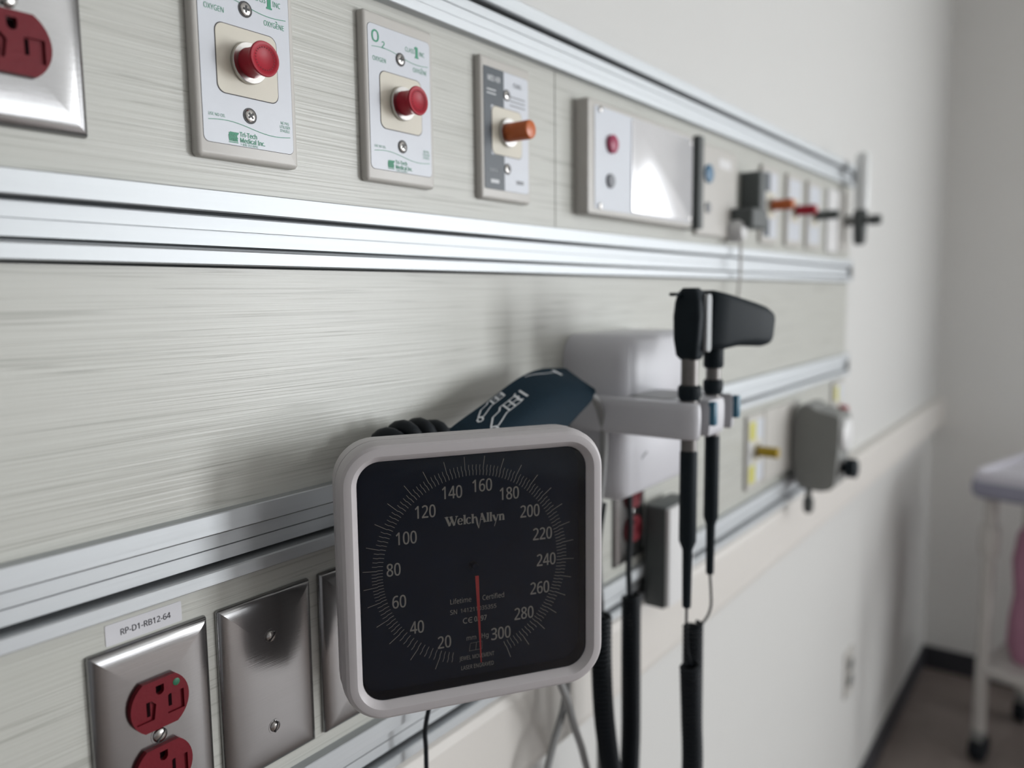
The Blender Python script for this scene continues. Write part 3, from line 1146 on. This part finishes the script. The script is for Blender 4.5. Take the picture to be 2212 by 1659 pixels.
def cuff_at(s, t, off=0.0):
    def p(a, c):
        return cr([cr(r, a) for r in ROWS], c)
    e = .01
    q = p(s, t)
    n = (p(min(s + e, 1), t) - p(max(s - e, 0), t)).cross(p(s, min(t + e, 1)) - p(s, max(t - e, 0))).normalized()
    if n.dot(Vector((0, -.42, 0)) - q) < 0:
        n = -n
    return q + n * off - CO


b = bmn()
NS, NT = 20, 44
lay = []
for off in (0.0, -.006):
    lay.append([[b.verts.new(cuff_at(i / NS, j / NT, off)) for i in range(NS + 1)] for j in range(NT + 1)])
for L_ in lay:
    for j in range(NT):
        for i in range(NS):
            b.faces.new((L_[j][i], L_[j][i + 1], L_[j + 1][i + 1], L_[j + 1][i]))
A_, B_ = lay
for j in range(NT):
    for i in (0, NS):
        b.faces.new((A_[j][i], A_[j + 1][i], B_[j + 1][i], B_[j][i]))
for i in range(NS):
    for j in (0, NT):
        b.faces.new((A_[j][i], A_[j][i + 1], B_[j][i + 1], B_[j][i]))
obj('cuff_band', b, 'cuff', cu, angle=50)
b = bmn()
cf = lambda s, t: cuff_at(s, t, .0004)


def cst(pts, w=.014):
    f = []
    for (a, c), (a2, c2) in zip(pts, pts[1:]):
        for k in range(6):
            f.append((a + (a2 - a) * k / 6, c + (c2 - c) * k / 6))
    f.append(pts[-1])
    ribbon2(b, f, w, fn=cf)


def arm_symbol(s0, t0, k):
    g = lambda u, v: (s0 + v * k, t0 + u * k * .62)
    cst([g(0, .0), g(.42, .0), g(.50, .10), g(.72, .16), g(.92, .42), g(.80, .52), g(.50, .34), g(.42, .30), g(0, .30), g(0, 0)], .010)
    cst([g(0, .15), g(.30, .15)], .009)
    cst([g(.18, 0), g(.18, .30)], .009)
    cst([g(.34, .0), g(.34, .30)], .009)
    cst([g(.92 + .08 * math.cos(t * .7), .55 + .10 * math.sin(t * .7)) for t in range(10)], .010)


arm_symbol(.22, .49, .34)
arm_symbol(.04, .52, .30)
cst([(.20, .14), (.17, .22), (.10, .30), (.06, .36)], .012)
cst([(.12, .145), (.29, .135)], .018)
# the size mark 13
cst([(.20, .455), (.32, .452)], .011)
cst([(.20, .480), (.22, .495), (.26, .482), (.28, .497), (.32, .480)], .010)
flat('cuff_lettering', b, 'print_white', cu, up=(-.5, -.8, .3))

# grey cuff tubes
for nm_lab, pts, r in (
        ('grey rubber tube curving out of the cuff end and crossing itself below the gauge', [(.594, -.050, -.088), (.616, -.052, -.0925), (.6320, -.052, -.112), (.6360, -.052, -.145), (.628, -.050, -.200), (.610, -.040, -.28), (.604, -.034, -.345), (.600, -.030, -.388), (.580, -.030, -.420), (.566, -.030, -.455), (.560, -.030, -.52), (.570, -.032, -.60), (.600, -.034, -.635), (.628, -.036, -.58), (.634, -.037, -.490), (.622, -.038, -.445), (.602, -.040, -.405), (.588, -.042, -.374), (.572, -.043, -.345), (.556, -.045, -.30), (.540, -.046, -.215)], .0036),
        ('pale grey tube hanging straight down beside the black coiled cords', [(.655, -.030, -.20), (.668, -.030, -.32), (.6685, -.030, -.40), (.6690, -.030, -.47), (.668, -.030, -.58), (.664, -.032, -.85), (.672, -.036, -1.15)], .0042)):
    b = bmn()
    tube(b, spline(pts, 10), r, 12)
    tag(obj('rubber_tube', b, 'greytube'), nm_lab, 'tube', 'grey rubber tubes behind the gauge')

# coiled black pressure tubing peeking out above the gauge
b = bmn()
cl = spline([(.371, -.029, -.1090), (.387, -.028, -.1030), (.405, -.029, -.1010), (.428, -.031, -.1060), (.446, -.031, -.120)], 12)
tube(b, coil_points(cl, .0092, .0126, 16), .0060, 12)
tag(obj('coiled_tubing', b, 'rubber'), 'coiled black rubber tubing heaped behind the top left of the gauge', 'tubing')
# thin black cable below the gauge
b = bmn()
tube(b, spline([(.440, -.036, -.235), (.428, -.026, -.29), (.4190, -.022, -.325), (.4185, -.022, -.345), (.4190, -.022, -.375), (.424, -.022, -.45), (.43, -.022, -.60), (.425, -.024, -.90), (.432, -.026, -1.18)], 10), .0018, 8)
tag(obj('cable', b, 'rubber'), 'thin black cable hanging below the pressure gauge', 'cable')

# ------------------------------------------------------------------ diagnostic instrument base and its two instruments
db = thing('instrument_base', 'pale plastic diagnostic wall base with cradle arm holding two black instruments', 'instrument base', (.72, 0, -.12))
DO = Vector((.72, 0, -.12))


def extrude_xz(bm, pts, ys):
    """outline in x,z lofted through (y, inset) pairs"""
    c = Vector((sum(p[0] for p in pts) / len(pts), sum(p[1] for p in pts) / len(pts)))
    rings = []
    for y, i in ys:
        ring = []
        for x, z in pts:
            d = Vector((x, z)) - c
            k = max(0, d.length - i) / d.length
            ring.append((c.x + d.x * k - DO.x, y - DO.y, c.y + d.y * k - DO.z))
        rings.append(ring)
    loft(bm, rings)


b = bmn()
out = rr(.158, .080, .022, .726, -.0785, 8)
extrude_xz(b, out, [(-.0003, 0), (-.052, 0), (-.060, .0015), (-.0655, .005), (-.068, .010)])
obj('upper_body', b, 'white', db)
b = bmn()
extrude_xz(b, rr(.158, .094, .018, .726, -.152, 8), [(-.0085, 0), (-.046, 0), (-.054, .0015), (-.059, .005), (-.061, .010)])
obj('lower_body', b, 'white', db)
b = bmn()


def arm_outline(i):
    """plan of the arm, going round; two U-shaped notches in its front edge hold the instruments"""
    x0, x1, y0, y1 = .6310 + i, .7230 - i, -.1450 + i, -.018
    pts = [(x0, y1), (x0, y0 + .016 - i * .4)] + [(x0 + .010 * (1 - math.cos(t)), y0 + .016 - .016 * math.sin(t)) for t in (.26, .52, .79, 1.05, 1.31, PI / 2)]
    for hx in (.651, .7035):
        r = .0092 + i
        pts += [(hx - r, y0)] + [(hx - r * math.cos(t * PI / 8), -.130 + r * math.sin(t * PI / 8)) for t in range(9)] + [(hx + r, y0)]
    pts += [(x1 - .005 * (1 - math.cos(t)), y0 + .007 - .007 * math.sin(t)) for t in (PI / 2, 1.2, .8, .4)] + [(x1, y0 + .007 - i * .4), (x1, y1)]
    return [(x - DO.x, y - DO.y) for x, y in pts]


loft(b, [[(x, y, z - DO.z) for x, y in arm_outline(i)] for i, z in ((.0022, -.127), (.0010, -.1258), (.0003, -.122), (0, -.112), (0, -.102), (.0006, -.0965), (.0018, -.095))])
obj('cradle_arm', b, 'white', db)
b = bmn()
loft(b, [[(x - DO.x, y - DO.y, z - DO.z) for x, y in rr(.060, .046, .010, .682, -.090, 5)] for z in (-.0950, -.0943)])
obj('arm_recess', b, 'greytube', db)
for hx in (.6640, .7190):
    b = bmn()
    x = hx - DO.x
    box(b, x - .0035, x + .0035, -.1500, -.1425, -.117 - DO.z, -.096 - DO.z, .0015)
    obj('cradle_clip', b, 'blue', db)
b = bmn()
ribbon2(b, [(-.0060, -.0020), (0, .0012), (.0060, .0030)], .0030)
b.transform(Matrix.Translation((.700 - DO.x, -.0612, -.160 - DO.z)) @ Matrix.Rotation(PI / 2, 4, 'X'))
flat('lettering', b, 'print_grey', db, up=(0, -1, 0))

HY = -.130


def instrument(name, label, hx, zs, radii, coil_pts, lead_pts, tail_pts, group):
    """zs: collar top, metal top, metal bottom, grip step, tip"""
    t = thing(name, label, 'instrument', (hx, HY, -.11), group=group)
    T = Matrix.Translation((0, 0, .11))
    g = zs
    b = bmn()
    lathe(b, [(radii[0] * .9, g['tip']), (radii[0], g['tip'] + .002), (radii[0] * 1.15, g['step'] - .008), (radii[1], g['step']), (radii[1], g['grip'] - .002), (radii[1] * .9, g['grip'])], 28, T)
    obj('grip', b, 'black', t)
    b = bmn()
    lathe(b, [(radii[1] * .93, g['grip']), (radii[1] * .93, g['collar0'])], 28, T)
    obj('metal_sleeve', b, 'knurl', t)
    b = bmn()
    lathe(b, [(radii[1] * .98, g['collar1']), (radii[1] * .98, g['neck'])], 28, T)
    h = obj('metal_sleeve', b, 'knurl', t)
    b = bmn()
    lathe(b, [(radii[1] * 1.1, g['collar0']), (radii[1] * 1.32, g['collar0'] + .004), (radii[1] * 1.32, g['collar1'] - .002), (radii[1] * 1.1, g['collar1'])], 28, T)
    obj('collar', b, 'black', t)
    o = Vector((hx, HY, -.11))
    b = bmn()
    tube(b, [p - o for p in spline(lead_pts, 8)], .0013, 8)
    cpts = coil_points(spline(coil_pts, 14), .0082, .0046, 12)
    tube(b, [p - o for p in cpts], .0021, 6)
    tube(b, [p - o for p in spline(tail_pts, 8)], .0030, 8)
    obj('coiled_cord', b, 'rubber', t)
    return t


GI = 'instruments in the cradle'
op = instrument('ophthalmoscope', 'black upright ophthalmoscope in the cradle arm, the nearer of the two instruments', .651,
                dict(tip=-.284, step=-.222, grip=-.139, collar0=-.094, collar1=-.0805, neck=-.057), (.0040, .0078),
                [(.6610, HY, -.343), (.6660, HY, -.40), (.6690, HY, -.46), (.668, -.124, -.56), (.655, -.10, -.64), (.640, -.075, -.60), (.6560, -.058, -.52), (.6400, -.058, -.46), (.6270, -.058, -.40), (.6220, -.058, -.345), (.6220, -.058, -.300)],
                [(.651, HY, -.283), (.6515, HY, -.305), (.6545, HY, -.325), (.6610, HY, -.343), (.6640, HY + .007, -.346)],
                [(.6220, -.056, -.300), (.6230, -.054, -.270), (.6300, -.050, -.235), (.6480, -.045, -.199)], GI)
o = Vector((.651, HY, -.11))
b = bmn()


def head_section(z, w0, w1, d):
    return [(x, y, z + .11) for x, y in rr(w1 - w0, d, .004, (w0 + w1) / 2, 0, 4)]


loft(b, [head_section(z, w0, w1, d) for z, w0, w1, d in ((-.058, -.0065, .0085, .016), (-.054, -.0105, .0085, .020), (-.040, -.0115, .0075, .024), (-.020, -.0105, .0080, .026), (-.008, -.0095, .0085, .024), (.0000, -.0085, .0085, .020), (.0045, -.0060, .0060, .013))])
obj('head', b, 'black', op, angle=45)
b = bmn()
loft(b, [[(x, -.0122 - a, z + .11) for x, z in rr(.0095, .050, .004, .0048, -.026, 5)] for a in (0, .0032)])
obj('rim_plate', b, 'endcap', op)
b = bmn()
box(b, -.0230, -.0060, .004, .010, .1075, .1105, .0008)
obj('lens_lever', b, 'black', op)

ot = instrument('otoscope', 'black otoscope with long sideways head in the cradle arm, behind the upright instrument', .7035,
                dict(tip=-.268, step=-.212, grip=-.133, collar0=-.094, collar1=-.080, neck=-.057), (.0038, .0070),
                [(.6935, -.118, -.318), (.6945, -.118, -.40), (.6955, -.118, -.48), (.695, -.112, -.58), (.692, -.09, -.66), (.690, -.065, -.60), (.6840, -.056, -.52), (.6850, -.056, -.44), (.6840, -.056, -.36), (.6840, -.056, -.300)],
                [(.7035, HY, -.267), (.7070, HY, -.287), (.7075, HY, -.302), (.7000, -.129, -.311), (.6890, -.126, -.316), (.6870, -.118, -.319)],
                [(.6840, -.054, -.300), (.6860, -.052, -.270), (.6930, -.050, -.235), (.7000, -.045, -.199)], GI)
b = bmn()
d = Vector((.93, -.36, -.13)).normalized()
u = Vector((0, 0, 1)) - d * d.z
u.normalize()
s = d.cross(u)
cen = Vector((-.018, .004, .0885))
rings = []
for l, up, dn, wd, r in ((0, .022, -.026, .010, .004), (.003, .0245, -.029, .013, .006), (.020, .0235, -.028, .015, .007), (.040, .0215, -.023, .0155, .008), (.058, .0200, -.0215, .0155, .009), (.074, .0180, -.0205, .0145, .009), (.084, .0150, -.0180, .0125, .009), (.088, .0090, -.0130, .0080, .006)):
    rings.append([cen + d * l + s * x + u * y for x, y in rr(2 * wd, up - dn, r, 0, (up + dn) / 2, 5)])
loft(b, rings)
obj('head', b, 'black', ot, angle=45)
b = bmn()
lathe(b, [(.0080, .0405), (.0094, .0425), (.0094, .0600), (.0080, .0630)], 24)
obj('neck_ring', b, 'black', ot)
b = bmn()
rings = []
for l, r in ((-.0012, .0165), (-.004, .0170), (-.0065, .0150)):
    rings.append([cen + d * l + s * (r * .6 * math.cos(t)) + u * (r * 1.2 * math.sin(t) - .002) for t in [2 * PI * k / 24 for k in range(24)]])
loft(b, rings)
obj('eyepiece', b, 'darkgrey', ot)

# ------------------------------------------------------------------ the trolley in the corner
tr = thing('supply_trolley', 'white wheeled trolley standing in the corner by the grey end wall', 'trolley', (2.452, -.205, ZF), (0, 0, math.radians(-14.7)))
TL, TW = .32, .62      # along the end wall normal / along the wall


def leg(x, y):
    b = bmn()
    tube(b, [(x, y, .095), (x, y, .30), (x, y, .62), (x, y, .775)], .017, 16)
    lathe(b, [(.024, .60), (.026, .62), (.026, .66), (.024, .68)], 20, Matrix.Translation((x, y, 0)))
    l = obj('leg', b, 'cart', tr)
    b = bmn()
    box(b, x - .020, x + .020, y - .015, y + .015, .060, .096, .004)
    obj('caster_fork', b, 'greybox', l)
    b = bmn()
    lathe(b, [(.020, -.016), (.036, -.016), (.040, -.010), (.040, .010), (.036, .016), (.020, .016)], 28, Matrix.Translation((x + .008, y, .041)) @ Matrix.Rotation(PI / 2, 4, 'X'))
    obj('caster', b, 'rubber', l)


for x in (0, TL):
    for y in (0, -TW):
        leg(x, y)
b = bmn()
plate(b, TL + .09, TW + .09, .03, [(.010, .760), (0, .770), (0, .800), (.002, .806)], TL / 2, -TW / 2)
obj('tray_rim', b, 'traydark', tr)
b = bmn()
plate(b, TL + .08, TW + .08, .03, [(0, .8055), (0, .828), (.003, .832), (.012, .832), (.016, .820)], TL / 2, -TW / 2)
obj('top_tray', b, 'tray', tr)
b = bmn()
plate(b, TL + .03, TW + .03, .02, [(.003, .258), (0, .262), (0, .285), (.003, .289)], TL / 2, -TW / 2)
obj('lower_shelf', b, 'cart', tr)
TR = (0, 0, math.radians(-14.7))
pk = thing('pink_bag', 'pink plastic bag standing on the lower trolley shelf', 'bag', (2.480, -.245, ZF + .2895), TR)
b = bmn()
rings = []
for z, w, y0, y1 in ((0, .17, -.010, -.100), (.05, .19, 0, -.105), (.13, .19, 0, -.108), (.19, .19, 0, -.112), (.225, .20, 0, -.20), (.29, .20, 0, -.30), (.36, .17, -.01, -.29), (.41, .11, -.03, -.25)):
    rings.append([(x + .005 * math.sin(9 * x + 40 * z), y + .006 * math.sin(20 * z + 11 * x), z) for x, y in rr(w, y0 - y1, .035, .11, (y0 + y1) / 2, 6)])
loft(b, rings)
obj('bag_body', b, 'pink', pk, angle=60)
b = bmn()
tube(b, spline([(.11, -.06, .405), (.11, -.08, .435), (.11, -.14, .445), (.11, -.20, .435), (.11, -.22, .405)], 8), .006, 10)
obj('handle', b, 'pink', pk)
gt = thing('folded_cloth', 'stack of grey folded cloths beside the pink bag on the trolley shelf', 'cloth', (2.480, -.245, ZF + .2895), TR)
b = bmn()
for k in range(3):
    plate(b, .16, .20, .012, [(.002, .0005 + k * .062), (0, .004 + k * .062), (0, .057 + k * .062), (.003, .0615 + k * .062)], .10, -.235)
obj('cloth_stack', b, 'cloth_grey', gt)

# low wall outlet
lo = thing('wall_socket', 'small grey socket plate low on the white wall below the headwall', 'socket', (1.93, YB, -.905), (PI / 2, 0, 0))
b = bmn()
plate(b, .070, .1143, .003, [(0, .0002), (0, .0045), (.0015, .0058), (.003, .006)])
obj('socket_plate', b, 'plate', lo)
b = bmn()
for y in (-.02, .02):
    plate(b, .034, .028, .010, [(0, .0058), (0, .0085)], 0, y)
obj('receptacle', b, 'darkgrey', lo)

# ------------------------------------------------------------------ stand everything on the floor at z = 0
for ob in S.objects:
    if ob.parent is None:
        if ob.type in {'CAMERA'}:
            ob.matrix_world = Matrix.Translation((0, 0, FLOOR)) @ ob.matrix_world
        else:
            ob.location.z += FLOOR
